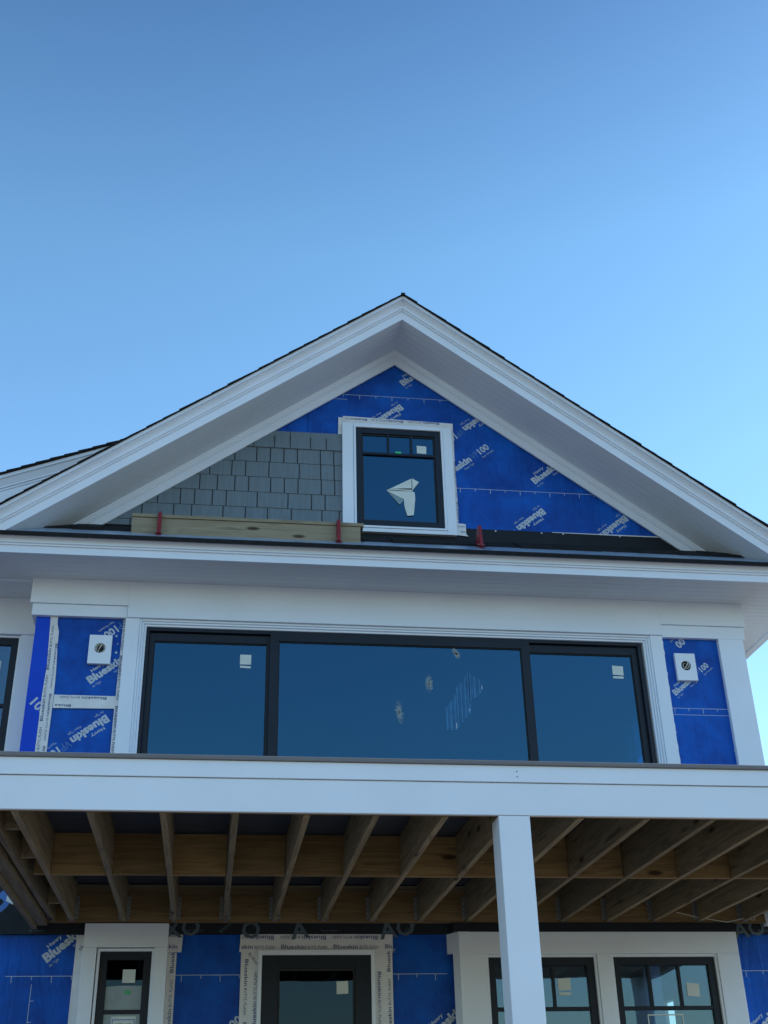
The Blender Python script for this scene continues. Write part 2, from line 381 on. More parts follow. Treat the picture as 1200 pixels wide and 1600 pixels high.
t = MB().plate([(-.935, 3.66), (-.85, 3.66), (-.85, 5.99), (-.925, 5.99), (-.929, 5.5), (-.936, 5.0)], YU-.019, YU-.0165, 'tape')
tape_text_v(t, -.925, 4.2, 6.3, YU-.0205, False)
t.build('flashing_tape', H)
# right-hand ragged tape beside the slider casing
t = MB()
pts = [(4.17, 3.66)]; z = 3.66
while z < 5.97: pts.append((4.213+rnd.uniform(-.008, .010), z)); z += rnd.uniform(.02, .06)
pts += [(4.205, 5.97), (4.17, 5.97)]
t.plate(pts, YU-.007, YU-.004, 'tape'); t.build('flashing_tape', H)

# ------- upper trim
b = MB()
b.box(-.89, 4.198, 10.118, YU-.02, 5.986, 6.345); b.box(-1.765, -.89, 10.118, YU-.02, 6.102, 6.345); b.box(4.198, 5.062, 10.118, YU-.02, 6.102, 6.345)
b.box(-1.765, -1.70, YU-.02, 10.60, 6.102, 6.345)
b.build('frieze_board', H, .003)
MB().box(-1.742, -.892, 10.134, YU-.0005, 5.986, 6.0995).box(-1.742, -1.7005, YU, 10.57, 5.986, 6.0995).build('header_board', H, .003)
MB().box(4.2, 5.046, 10.134, YU-.0005, 5.972, 6.0995).build('header_board', H, .003)
MB().box(-.901, -.775, 10.132, YU+.02, 3.66, 5.984).build('door_casing', H, .003)
MB().box(4.075, 4.199, 10.132, YU+.02, 3.66, 5.984).build('door_casing', H, .003)
b = MB().box(4.768, 5.022, 10.134, YU+.02, 3.30, 5.9715); b.box(5.0003, 5.022, YU+.0203, 10.5, 3.3, 6.345); b.build('corner_board', H, .003)
b = MB()                                       # stepped jamb mouldings round the sliding door
for i, (o, y0) in enumerate([(0, 10.144), (.021, 10.156), (.042, 10.170)]):
    x0, x1, zt = -.7745+o, 4.0745-o, 5.985-o*.98
    ring(b, x0, x1, 3.66, zt, y0, 10.25, .0205, 'trim', wb=0)
b.build('door_jamb', H, .003)
# ------- sliding door
D = MB()
ring(D, -.712, 3.99, 3.66, 5.922, 10.192, 10.30, .03, 'frame', wb=.04); D = D.build('sliding_door', H, .002)
def sash(x0, x1, z0, z1, y, w, wt, parent, gm='glassu', d=.045, wl=None):
    s = MB(); wl = w if wl is None else wl
    s.box(x0, x0+wl, y, y+d, z0, z1, 'frame'); s.box(x1-w, x1, y, y+d, z0, z1, 'frame')
    s.box(x0+wl, x1-w, y, y+d, z1-wt, z1, 'frame'); s.box(x0+wl, x1-w, y, y+d, z0, z0+w, 'frame')
    ring(s, x0+wl, x1-w, z0+w, z1-wt, y+.012, y+d-.004, .008, 'gap')
    so = s.build('sash', parent, .002)
    p = MB().box(x0+wl, x1-w, y+.024, y+.03, z0+w, z1-wt, gm); p.build('pane', so)
    return so
s1 = sash(-.681, .425, 3.70, 5.885, 10.225, .03, .078, D, wl=.045)
s2 = sash(.420, 2.882, 3.70, 5.9215, 10.186, .082, .096, D)
s3 = sash(2.860, 3.959, 3.70, 5.885, 10.225, .058, .078, D, wl=.02)
def sticker(x0, x1, z0, z1, y, parent, skew=.0, k='paper'):
    MB().plate([(x0, z0), (x1-skew*.2, z0-skew), (x1+skew*.3, z1-skew), (x0+skew*.3, z1)], y-.0015, y, k).build('sticker', parent)
sticker(.150, .252, 5.607, 5.703, 10.247, s1, .0); sticker(.152, .250, 5.575, 5.595, 10.247, s1, .004)
sticker(3.698, 3.806, 5.612, 5.705, 10.247, s3, .006); sticker(3.698, 3.802, 5.575, 5.597, 10.247, s3, .002)
# ------- light mounting blocks
for (x, z, sc) in ((-1.107, 5.674, 1), (4.404, 5.674, 1)):
    k = MB(); hw, hh = .100, .137; n = 28; r = .048
    y0, y1 = 10.142, YU-.002
    circ = [(x+r*math.cos(2*math.pi*i/n), z+.012+r*math.sin(2*math.pi*i/n)) for i in range(n)]
    sq = []
    for i in range(n):
        a = 2*math.pi*i/n; cx, cz = math.cos(a), math.sin(a); tt = min(hw/abs(cx) if abs(cx) > 1e-6 else 9, hh/abs(cz) if abs(cz) > 1e-6 else 9)
        sq.append((x+cx*tt, z+cz*tt))
    for a in ((-hw, -hh), (hw, -hh), (hw, hh), (-hw, hh)):
        j = min(range(n), key=lambda i: (sq[i][0]-x-a[0])**2+(sq[i][1]-z-a[1])**2); sq[j] = (x+a[0], z+a[1])
    vs = [(p[0], y0, p[1]) for p in circ]+[(p[0], y0, p[1]) for p in sq]+[(p[0], y1, p[1]) for p in circ]+[(p[0], y1, p[1]) for p in sq]
    fs = []
    for i in range(n):
        j = (i+1) % n; fs += [(i, n+i, n+j, j), (n+i, 3*n+i, 3*n+j, n+j), (i, j, 2*n+j, 2*n+i)]
    k.add(vs, fs, 'trim'); ko = k.build('mounting_block', H)
    MB().disc(x, y1-.004, z+.012, r*1.02, 'black', n).build('junction_box', ko)
    wv = MB()
    for q in range(4):
        rr = r*rnd.uniform(.55, .85); ph = rnd.uniform(0, 6); pts = []
        for i in range(18):
            a = ph+i*.36; pts.append((x+rr*math.cos(a), y0+.012-.0025*i*.5+q*.004, z+.012+rr*math.sin(a)))
        wv.tube(pts, .0035, 'wire' if q % 2 else 'copper')
    wv.tube([(x-.02, y0+.01, z-.02), (x-.005, y0-.012, z+.0), (x+.012, y0-.015, z+.03), (x+.02, y0+.01, z+.045)], .0045, 'copper')
    wv.tube([(x+.0, y0+.01, z-.02), (x+.01, y0-.008, z+.0), (x+.022, y0-.01, z+.02), (x+.03, y0+.01, z+.035)], .0045, 'wire')
    wv.build('wire_coil', ko)
# ------- recessed wall on the left with its window
b = MB(); wall(b, -6, -1.6, 3.64, 6.36, 10.66, 10.72, [(-3.0, -1.90, 4.0, 5.94)], 'blue'); b.build('recessed_wall', H)
b = MB().box(-6, -1.70, 10.585, 10.655, 5.978, 6.345); b.build('frieze_board', H, .003)
b = MB().box(-1.885, -1.7, 10.60, 10.658, 3.66, 5.9775); b.box(-3.15, -3.0, 10.60, 10.658, 3.66, 5.9775); b.build('window_casing', H, .003)
W = ring(MB(), -3.0, -1.888, 4.0, 5.972, 10.615, 10.70, .018, 'trim', wb=.03).build('window', H, .002)
sx = ring(MB(), -2.98, -1.906, 4.03, 5.95, 10.63, 10.69, .065, 'frame').box(-2.915, -1.971, 10.63, 10.685, 5.28, 5.31, 'frame').build('sash', W, .002)
MB().box(-2.915, -1.971, 10.65, 10.656, 4.09, 5.885, 'glass').build('pane', W)
sticker(-2.13, -2.045, 5.63, 5.73, 10.649, W)
# ------- eaves
prof = [(9.575, 6.33), (9.575, 6.398), (9.560, 6.400), (9.560, 6.416), (9.546, 6.418), (9.546, 6.432), (9.553, 6.436), (9.545, 6.450), (9.532, 6.458), (9.522, 6.468), (9.522, 6.474), (9.70, 6.474), (9.70, 6.35), (9.60, 6.345), (9.60, 6.33)]
b = MB().sweepx(prof[::-1], -6, 5.72)
b.box(5.6295, 5.705, 9.701, 15.9, 6.33, 6.47)
b.build('eave_fascia', H)
b = MB().sweepx([(9.492, 6.458), (9.492, 6.496), (9.530, 6.524), (9.75, 6.66), (9.75, 6.4745), (9.506, 6.4745)][::-1], -6, 5.76, 'roof'); b.build('drip_edge', H)
b = MB()                                       # beaded soffit under the eave
y = 9.602
while y < 10.66:
    y1 = min(y+.088, 10.66); x0 = -6 if True else 0
    b.box(x0, 5.628, y, y1-.004, 6.345, 6.36, 'soffit'); y += .088
b.box(-6, 5.628, 9.602, 15.9, 6.352, 6.37, 'groove')
b.box(5.064, 5.628, 10.66, 15.9, 6.345, 6.3515, 'soffit')
b.build('eave_soffit', H)
MB().box(-6, -1.766, 10.165, 10.205, 6.335, 6.3445).build('soffit_trim', H)
# ------- skirt roof between eave and gable wall
b = MB()
n = 160; xs = [-6+11.72*i/n for i in range(n+1)]
for i in range(n):
    for (ya, za, yb, zb) in ((9.530, 6.518, 9.86, 6.735),):
        j0, j1 = rnd.uniform(-.003, .003), 0
        b.prism([(xs[i], ya, za), (xs[i+1], ya, za), (xs[i+1], yb, zb), (xs[i], yb, zb)][::-1], [(xs[i], ya, za+.006+abs(j0)), (xs[i+1], ya, za+.006+abs(j0)), (xs[i+1], yb, zb+.004), (xs[i], yb, zb+.004)][::-1], 'under')
x = -6
while x < 5.7:
    wv_ = rnd.uniform(.2, .45); yy = 9.80+rnd.uniform(-.025, .02); dz = rnd.uniform(-.004, .006)
    b.prism([(x, yy, 6.69), (min(x+wv_, 5.72), yy, 6.69), (min(x+wv_, 5.72), 10.15, 6.92), (x, 10.15, 6.92)][::-1], [(x, yy, 6.722+dz), (min(x+wv_, 5.72), yy, 6.722+dz), (min(x+wv_, 5.72), 10.15, 6.945+dz), (x, 10.15, 6.945+dz)][::-1], 'roof')
    x += wv_
b.build('skirt_roof', H)
# ------- gable wall
b = MB()
gx0, gx1 = -1.75, 5.06
GW = (1.225, 2.115, 7.00, 8.165)
def tri(mb, x0, x1, z0, y0, y1, k, off=.10):
    pass
cols = [gx0, GW[0], XR, GW[1], gx1]
def gpoly(xa, xb, lo):                          # column of the triangle from lo up to the roof line
    return [(xa, lo), (xb, lo), (xb, max(lo+.001, rz(xb, .08))), (xa, max(lo+.001, rz(xa, .08)))]
b.plate(gpoly(gx0, GW[0], 6.85), YG, YG+.08, 'blue'); b.plate(gpoly(GW[1], gx1, 6.85), YG, YG+.08, 'blue')
b.plate(gpoly(GW[0], XR, GW[3]), YG, YG+.08, 'blue'); b.plate(gpoly(XR, GW[1], GW[3]), YG, YG+.08, 'blue')
b.box(GW[0], GW[1], YG, YG+.08, 6.85, GW[2], 'blue')
ruler(b, 2.24, 3.85, 7.523, YG, .155); ruler(b, .55, 2.3, 8.585, YG, .17); b.box(.55, 1.15, YG-.0009, YG-.0001, 8.523, 8.527, 'print')
yp = YG-.0012
brand(b, 1.745, 8.735, yp, 39); brand(b, 1.70, 8.50, yp, 219)
brand(b, 2.633, 8.482, yp, 219); brand(b, 2.15, 7.63, yp, 39)
brand(b, 3.075, 7.615, yp, 39); brand(b, 3.12, 7.335, yp, 219)
brand(b, 3.98, 7.30, yp, 219); brand(b, .22, 8.02, yp, 39)
text(b, 'L', 2.215, 7.69, yp, .06, 39, 'print', bold=.03)
b.build('gable_membrane', H)
b = MB().box(2.0, 5.0, YG-.012, YG-.003, 6.90, 7.058, 'black'); b.box(-1.75, 2.0, YG-.012, YG-.003, 6.88, 7.0, 'black')
for x in (2.465, 2.62, 3.09, 3.31, 3.9): b.disc(x, YG-.018, 7.045-.003*x/3, .009, 'print', 10, .005)
b.build('base_flashing', H)
MB().plate([(3.2, 7.059), (4.30, 7.062), (4.32, 7.052), (3.9, 7.050), (3.2, 7.054)], YG-.014, YG-.0125, 'tape').build('flashing_tape', H, label='thin torn white tape edge')
# cedar-look shingles
b = MB()
y0 = YG-.016
rows = [(6.93, 7.00), (7.00, 7.184), (7.184, 7.357), (7.357, 7.530), (7.530, 7.705), (7.705, 7.873)]
xr = 1.098
for ri, (za, zb) in enumerate(rows):
    x = xr; first = True
    while x > -1.6:
        wd = rnd.choice([.135, .17, .215, .215, .23, .30])
        if first: wd *= rnd.uniform(.2, 1); first = False
        xa = x-wd
        lim = XR-(ZA-.10-za)/SL                  # left limit where the frieze covers
        if x > lim-.05:
            xa2 = max(xa+.005, lim-.12)
            zt = lambda q: min(zb, rz(q, -.08))
            if xa2 < x: zl, zr = max(za+.006, zt(xa2+.006)), zt(x); of = .009+rnd.uniform(0, .0015); b.prism([(xa2+.006, y0+.008, za), (x, y0+.008, za), (x, y0+.008, zr), (xa2+.006, y0+.008, zl)], [(xa2+.006, y0-of, za), (x, y0-of, za), (x, y0-.003, zr), (xa2+.006, y0-.003, zl)], 'shingle')
        x = xa
    lx = XR-(ZA-.06-za)/SL
    b.plate([(lx, za), (xr, za), (xr, zb), (min(xr, XR-(ZA-.06-zb)/SL), zb)], y0-.001, y0+.010, 'gap')
# unfinished top course: wide panels with short slits
b.prism([(.02, y0+.009, 7.873), (xr, y0+.009, 7.873), (xr, y0+.009, 8.078), (.40, y0+.009, 8.074), (.30, y0+.009, 8.05)], [(.02, y0-.017, 7.873), (xr, y0-.017, 7.873), (xr, y0-.008, 8.078), (.40, y0-.008, 8.074), (.30, y0-.008, 8.05)], 'shingle')
for x in (.30, .52, .85, .99): pass
for x in (-.06, .30, .46, .74, .935, .94):
    pass
for x in (.075, .20, .41, .565, .77, .93): b.box(x-.004, x+.004, y0-.0178, y0-.0080, 7.876, 8.005+.012*rnd.random(), 'gap')
b.box(.562, .568, y0-.0115, y0-.0075, 8.02, 8.076, 'gap')
b.build('shingle_siding', H)
# frieze along the rake
def rake(mb, prof, xa, xb, k='trim', sl=SL, xr=XR, z0=ZA):
    """profile of (y, dz) swept along the roof slope between two x"""
    A = [(xa, y, z0+d-sl*abs(xa-xr)) for y, d in prof]; B = [(xb, y, z0+d-sl*abs(xb-xr)) for y, d in prof]
    if xa < xb: mb.prism(A, B, k)
    else: mb.prism(B, A, k)
fz = [(10.108, .02), (10.108, -.158), (10.088, -.158), (10.088, -.064), (10.074, -.062), (10.074, -.048), (10.064, -.046), (10.056, -.026), (10.046, -.014), (10.040, .02)]
b = MB(); rake(b, fz, -1.62, XR); rake(b, fz, XR, 4.93); b.build('gable_frieze', H)
# rake soffit, board by board
b = MB(); y = 9.545
while y < 10.13:
    y1 = y+.088
    for xa, xb in ((-2.02, XR), (XR, 5.33)):
        rake(b, [(y1-.004, .0), (y, .0), (y, .02), (y1-.004, .02)][::-1], xa, xb, 'soffit')
    y = y1
for xa, xb in ((-2.02, XR), (XR, 5.33)): rake(b, [(10.16, .008), (9.545, .008), (9.545, .03), (10.16, .03)][::-1], xa, xb, 'groove')
b.build('rake_soffit', H)
rf = [(9.52, 0), (9.52, .100), (9.502, .100), (9.502, .118), (9.486, .120), (9.486, .138), (9.494, .140), (9.490, .152), (9.482, .166), (9.470, .180), (9.456, .190), (9.456, .198), (9.430, .199), (9.430, .236), (9.60, .236), (9.60, .03), (9.544, .03), (9.544, 0)]
b = MB(); rake(b, rf[::-1], -2.06, XR); b.build('rake_fascia', H)
b = MB(); rake(b, rf[::-1], XR, 5.38); b.build('rake_fascia', H)
# main roof: saw-tooth courses
b = MB()
for sgn, xe in ((-1, -2.42), (1, 5.66)):
    x = XR; cw = .145
    while (x-xe)*sgn < 0:
        xn = x+sgn*cw; xn = xn if (xn-xe)*sgn < 0 else xe; yy = 9.405+rnd.uniform(-.006, .004)
        pts = [(x, .237), (x, .244), (xn, .252), (xn, .237)]
        out = [(px, ZA+d-SL*abs(px-XR)) for px, d in pts]
        A = [(px, yy, pz) for px, pz in out]; B = [(px, 16.0, pz) for px, pz in out]
        if sgn > 0: b.prism(A, B, 'roof')
        else: b.prism(B, A, 'roof')
        x = xn
b.box(XR-.02, XR+.02, 9.40, 16, ZA+.225, ZA+.252, 'roof')
b.build('main_roof', H)
b = MB(); rake(b, [(9.62, .20), (9.62, .235), (15.9, .235), (15.9, .20)], -2.3, XR, 'stud'); rake(b, [(9.62, .20), (9.62, .235), (15.9, .235), (15.9, .20)], XR, 5.6, 'stud'); b.build('roof_deck', H)
# shed dormer roof behind, on the left
sz = lambda x: 8.334+.397*(x+1.339)
b = MB()
def rk2(prof, k, mb, xa=-6.5, xb=.9):
    mb.prism([(xa, y, sz(xa)+d) for y, d in prof], [(xb, y, sz(xb)+d) for y, d in prof], k)
rk2([(11.04, -.42), (11.04, -.30), (11.025, -.19), (11.015, -.185), (11.015, -.165), (11.0, -.16), (11.0, -.145), (10.965, -.075), (10.95, -.07), (10.95, -.03), (11.15, -.03), (11.15, -.42)][::-1], 'trim', b)
b.build('dormer_fascia', H)
b = MB(); x = .9
while x > -6.5:
    xn = x-.14; yy = 10.925+rnd.uniform(-.006, .004)
    b.prism([(p, 15, q) for p, q in ((x, sz(x)-.028), (x, sz(x)-.010), (xn, sz(xn)), (xn, sz(xn)-.028))], [(p, yy, q) for p, q in ((x, sz(x)-.028), (x, sz(x)-.010), (xn, sz(xn)), (xn, sz(xn)-.028))], 'roof')
    x = xn
b.build('dormer_roof', H)
b = MB(); b.prism([(-6.4, 11.5, 6.5), (-6.4, 11.5, sz(-6.4)-.05), (.9, 11.5, sz(.9)-.05), (.9, 11.5, 6.5)], [(-6.4, 11.56, 6.5), (-6.4, 11.56, sz(-6.4)-.05), (.9, 11.56, sz(.9)-.05), (.9, 11.56, 6.5)], 'blue'); b.build('dormer_wall', H)
b = MB(); rk2([(11.15, -.13), (11.15, -.10), (11.5, -.10), (11.5, -.13)], 'soffit', b); b.build('dormer_soffit', H)

# ------- gable window
def gbox(): return MB()
W = ring(MB(), 1.205, 2.125, 6.998, 8.178, 10.062, 10.19, .022, 'trim').build('window', H, .002)
ring(MB(), 1.228, 2.102, 7.022, 8.155, 10.078, 10.17, .062, 'frame').build('sash', W, .002)
b = MB().box(1.228+.062, 2.102-.062, 10.082, 10.15, 7.845, 7.872, 'frame')
for x in (1.551, 1.788): b.box(x, x+.022, 10.084, 10.14, 7.8725, 8.0925, 'frame')
b.build('muntin', W, .002)
MB().box(1.29, 2.04, 10.105, 10.111, 7.084, 8.093, 'glassu').build('pane', W)
ring(MB(), 1.292, 2.038, 7.086, 8.091, 10.094, 10.104, .012, 'gap').build('glazing_bead', W)
# casing boards
b = MB(); b.box(1.090, 1.203, 10.070, 10.12, 6.955, 8.205); b.box(2.127, 2.222, 10.070, 10.12, 6.955, 8.205)
b.box(1.2035, 2.1265, 10.070, 10.12, 8.180, 8.205); b.box(1.2035, 2.1265, 10.070, 10.12, 6.955, 6.996)
b.build('casing', W, .003)
t = MB().plate([(1.095, 8.195), (2.245, 8.19), (2.247, 8.283), (1.10, 8.303)], 10.104, 10.107, 'tape')
tape_text_h(t, 1.12, 2.23, 8.282, 10.1025, True, .028, .82, ph=.23); t.build('flashing_tape', W)
t = MB().plate([(1.05, 8.05), (1.10, 8.05), (1.10, 8.285), (1.055, 8.288)], 10.108, 10.111, 'tape')
t.build('flashing_tape', W)
t = MB().plate([(2.20, 6.98), (2.247, 6.98), (2.253, 7.3), (2.247, 7.9), (2.250, 8.19), (2.20, 8.19)], 10.108, 10.111, 'tape')
tape_text_v(t, 2.240, 7.35, 8.1, 10.1065, False, .014); t.build('flashing_tape', W)
t = MB().plate([(2.22, 6.972), (2.34, 6.962), (2.318, 6.985), (2.318, 7.098), (2.22, 7.106)], 10.098, 10.101, 'tape')
text(t, 'FLASH', 2.24, 7.06, 10.0965, .07, 0, 'ink', hs=.018); text(t, 'kin', 2.27, 7.0, 10.0965, .05, 0, 'ink', hs=.022, bold=.01)
t.build('flashing_tape', W)
sticker(1.857, 1.955, 7.898, 7.988, 10.104, W, .004)
sticker(1.635, 1.693, 7.878, 7.905, 10.104, W, 0, 'green'); sticker(1.636, 1.680, 7.862, 7.872, 10.104, W, 0)
# crumpled sheet of paper behind the glass
def sheet(mb, pts, ys, k='paper'):
    n = len(pts); A = [(p[0], y, p[1]) for p, y in zip(pts, ys)]; B = [(p[0], y+.0012, p[1]) for p, y in zip(pts, ys)]
    mb.prism(B, A, k)
P_ = dict(tip=(1.532, 7.442), top=(1.795, 7.590), rt=(1.862, 7.545), nk=(1.790, 7.445), f1=(1.785, 7.475), sh=(1.816, 7.432), s2=(1.820, 7.36), br=(1.797, 7.168), bl=(1.733, 7.161), w1=(1.709, 7.27), w2=(1.704, 7.352), w3=(1.685, 7.362), lt=(1.660, 7.282), m=(1.60, 7.405))
b = MB()
sheet(b, [P_['tip'], (1.61, 7.466), P_['f1'], (1.787, 7.487), (1.788, 7.585), (1.765, 7.575)][::1], [10.100, 10.098, 10.092, 10.091, 10.090, 10.092])
sheet(b, [(1.793, 7.487), P_['nk'], P_['rt'], P_['top']], [10.088, 10.096, 10.084, 10.090])
sheet(b, [P_['tip'], (1.64, 7.446), P_['nk'], (1.79, 7.457), (1.62, 7.459)], [10.098, 10.093, 10.094, 10.090, 10.092])
sheet(b, [P_['tip'], P_['m'], P_['w3'], P_['w2'], (1.73, 7.36), P_['sh'], P_['nk'], (1.64, 7.442)], [10.102, 10.100, 10.100, 10.099, 10.1, 10.097, 10.099, 10.101])
sheet(b, [P_['w2'], P_['w1'], P_['bl'], P_['br'], P_['s2'], P_['sh'], (1.73, 7.365)], [10.1, 10.1, 10.094, 10.090, 10.097, 10.0965, 10.0995])
sheet(b, [(1.545, 7.432), P_['lt'], (1.700, 7.335), (1.69, 7.360), (1.61, 7.398)], [10.103, 10.0945, 10.100, 10.1025, 10.1035], 'film')
b.build('paper_sheet', W)

# ------- ground-floor trim and openings
def casing_board(name, boxes): 
    m = MB()
    for q in boxes: m.box(*q)
    return m.build(name, H, .003)
# narrow window
casing_board('window_casing', [(-1.004, -.496, 10.135, YL-.001, 3.128, 3.312), (-1.004, -.897, 10.135, YL-.001, 1.6, 3.1275), (-.4415, -.496+.0, 10.135, YL-.001, 1.6, 3.1275)] if False else
             [(-1.004, -.340, 10.135, YL-.001, 3.128, 3.312), (-1.004, -.897, 10.135, YL-.001, 1.6, 3.1275), (-.441, -.340, 10.135, YL-.001, 1.6, 3.1275)])
t = MB().plate([(-1.085, 1.6), (-.98, 1.6), (-.98, 3.24), (-1.075, 3.24)], YL-.008, YL-.004, 'tape'); text(t, 'sk', -1.04, 3.12, YL-.0095, .05, 40, 'ink', hs=.03); t.build('flashing_tape', H)
t = MB().plate([(-.36, 1.6), (-.275, 1.6), (-.268, 3.10), (-.36, 3.10)], YL-.008, YL-.004, 'tape'); tape_text_v(t, -.285, 2.0, 3.0, YL-.0095, True, .032)
t.build('flashing_tape', H)
t = MB().plate([(-.36, 3.102), (-.232, 3.107), (-.225, 3.255), (-.36, 3.258)], YL-.012, YL-.009, 'tape')
text(t, 'ASH', -.345, 3.225, YL-.0135, .08, 0, 'ink', hs=.024); text(t, 'kin', -.335, 3.135, YL-.0135, .07, 0, 'ink', hs=.034, bold=.01); t.build('flashing_tape', H)
def win(x0, x1, z0, z1, bars, hz, gm, hole):
    Wn = ring(MB(), x0-.022, x1+.022, z0-.02, z1+.024, 10.150, 10.33, .0215, 'trim').build('window', H, .002)
    ring(MB(), x0, x1, z0, z1, 10.175, 10.26, .060, 'frame').build('sash', Wn, .002)
    m = MB().box(x0+.06, x1-.06, 10.180, 10.24, hz, hz+.030, 'frame')
    for q in bars: m.box(q, q+.024, 10.182, 10.235, hz+.0305, z1-.0605, 'frame')
    m.build('muntin', Wn, .002)
    MB().box(x0+.06, x1-.06, 10.200, 10.206, z0+.06, z1-.06, gm).build('pane', Wn)
    return Wn
Wn = win(-.868, -.462, 1.75, 3.097, [], 2.638, 'glassd', WL)
sticker(-.682, -.582, 2.868, 2.968, 10.198, Wn); 
MB().plate([(-.805, 2.6685), (-.525, 2.6685), (-.525, 2.845), (-.66, 2.848), (-.805, 2.840)], 10.1983, 10.1995, 'grey_sheet').build('pane_sheet', Wn, label='grey sheet across the pane')  # even grey sheet over part of the narrow pane
MB().plate([(-.805, 1.83), (-.525, 1.83), (-.525, 2.6375), (-.805, 2.6375)], 10.1987, 10.1995, 'grey_sheet').build('pane_sheet', Wn)
b = MB()
for a0, rr, dx, dz in ((0, .016, 0, 0), (2.4, .013, .012, -.006)):
    b.tube([(-.640+dx+rr*1.4*math.cos(a0+i*.5), 10.1975, 2.80+dz+rr*.6*math.sin(a0+i*.5)) for i in range(12)], .004, 'green')
b.build('marker_scribble', Wn)
sticker(-.745, -.555, 2.10, 2.622, 10.1982, Wn, 0)
b = MB(); ring(b, -.737, -.563, 2.12, 2.600, 10.1955, 10.1965, .006, 'print2'); text(b, 'LEPAGE', -.71, 2.545, 10.1955, .125, 0, 'greyink', hs=.028); b.build('sticker', Wn)
# door
Dr = ring(MB(), .392, 1.348, .70, 3.118, 10.215, 10.33, .030, 'trim', wb=0, wt=.040).build('door', H, .003)
dl = MB(); ring(dl, .424, 1.317, .72, 3.075, 10.232, 10.30, .130, 'frame', wt=.10); dl.build('door_leaf', Dr, .003)
ring(MB(), .555, 1.186, .86, 2.974, 10.245, 10.255, .016, 'gap').build('glazing_bead', Dr)
MB().box(.5545, 1.187, 10.258, 10.263, .85, 2.9745, 'glassd').build('pane', Dr)
sticker(1.036, 1.130, 2.780, 2.876, 10.256, Dr, -.004)
t = MB().plate([(.236, 3.105), (1.356, 3.108), (1.505, 3.110), (1.506, 3.262), (.245, 3.258)], YL-.024, YL-.021, 'tape')
tape_text_h(t, .245, 1.50, 3.232, YL-.0255, True, .034, .94, ph=.27); tape_text_h(t, .245, 1.50, 3.130, YL-.0255, False, .034, .94, ph=-.10); t.build('flashing_tape', Dr)
t = MB().plate([(.250, .7), (.400, .7), (.400, 3.106), (.252, 3.106)], YL-.018, YL-.014, 'tape')
tape_text_v(t, .285, 2.1, 3.35, YL-.0195, False, .03); tape_text_v(t, .385, 2.05, 2.9, YL-.0195, True, .03); text(t, 'By Blues', .31, 3.09, YL-.0196, .11, -50, 'ink', hs=.022); t.build('flashing_tape', Dr)
t = MB().plate([(1.342, .7), (1.498, .7), (1.500, 3.109), (1.342, 3.109)], YL-.018, YL-.014, 'tape')
tape_text_v(t, 1.375, 2.0, 3.3, YL-.0195, False, .03); tape_text_v(t, 1.482, 2.0, 3.0, YL-.0195, True, .03); t.build('flashing_tape', Dr)
# paired windows on the right, boxed out from the wall
casing_board('window_casing', [(2.137, 4.478, 10.138, YL-.001, 3.070, 3.246), (2.137, 2.267, 10.138, YL-.001, 1.6, 3.0695), (3.221, 3.341, 10.138, YL-.001, 1.6, 3.0695), (4.281, 4.478, 10.138, YL-.001, 1.6, 3.0695)])
cb = MB()
fp = [(2.046, 10.130), (2.1365, 10.130), (2.1365, 10.269), (1.967, 10.269)]; cb.prism([(x, y, 3.085) for x, y in fp], [(x, y, 3.246) for x, y in fp])
fp = [(2.046, 10.130), (2.1365, 10.130), (2.1365, 10.21), (2.003, 10.205)]; cb.prism([(x, y, 1.6) for x, y in fp][::1], [(x, y, 3.0848) for x, y in fp])
cb.build('corner_board', H, .002)
Wa = win(2.290, 3.197, 1.75, 3.044, [2.563+.03, 2.828+.0], 2.632, 'glass', WA)
Wb = win(3.364, 4.258, 1.75, 3.044, [3.662, 3.923], 2.632, 'glass', WB)
sticker(2.880, 2.988, 2.787, 2.880, 10.198, Wa, -.008); sticker(2.882, 2.985, 2.752, 2.774, 10.198, Wa, -.002)
sticker(3.992, 4.102, 2.742, 2.845, 10.198, Wb, .010)
b = MB(); ring(b, 3.62, 3.93, 2.1, 2.60, 10.196, 10.198, .010, 'paper'); b.build('sticker', Wb)

# ------- rooms behind the glass
b = MB()
b.box(-5.9, 4.9, 10.40, 15.8, 3.40, 3.64, 'subfloor').build('floor_deck', H)
b = MB(); b.box(-1.6, 4.9, 10.31, 15.8, 6.375, 6.39, 'plaster'); wall(b, -1.6, 4.9, 3.64, 6.375, 14.6, 14.7, [(3.2, 4.2, 4.6, 5.9)], 'plaster'); b.box(-1.69, -1.6, 10.32, 14.6, 3.64, 6.37, 'plaster'); 
b.build('upper_room', H)
b = MB()                                         # open studs and a brace, faint through the tinted glass
for x in (-.45, -.05, .36): b.box(x, x+.04, 12.6, 12.69, 3.645, 6.37, 'stud')
b.prism([(-.4, 12.55, 5.4), (-.36, 12.55, 5.34), (.5, 12.55, 6.25), (.46, 12.55, 6.31)], [(-.4, 12.59, 5.4), (-.36, 12.59, 5.34), (.5, 12.59, 6.25), (.46, 12.59, 6.31)], 'stud')
b.build('stud_frame', H)
b = MB(); wall(b, -5.9, 4.9, .62, 3.40, 14.6, 14.7, [(4.62, 4.74, 2.45, 3.05), (4.95, 4.99, 2.3, 3.1)], 'plaster'); b.box(-5.9, 4.9, 10.33, 15.8, .60, .64, 'subfloor'); b.box(1.75, 1.85, 10.33, 14.6, .64, 3.4, 'plaster'); b.box(-1.5, -1.4, 10.33, 14.6, .64, 3.4, 'plaster')
b.box(-5.9, 4.9, 10.33, 14.6, 3.38, 3.399, 'plaster')
b.build('lower_room', H)
b = MB().box(3.99, 4.11, 11.10, 11.22, .64, 3.379, 'trim'); b.build('interior_post', H)
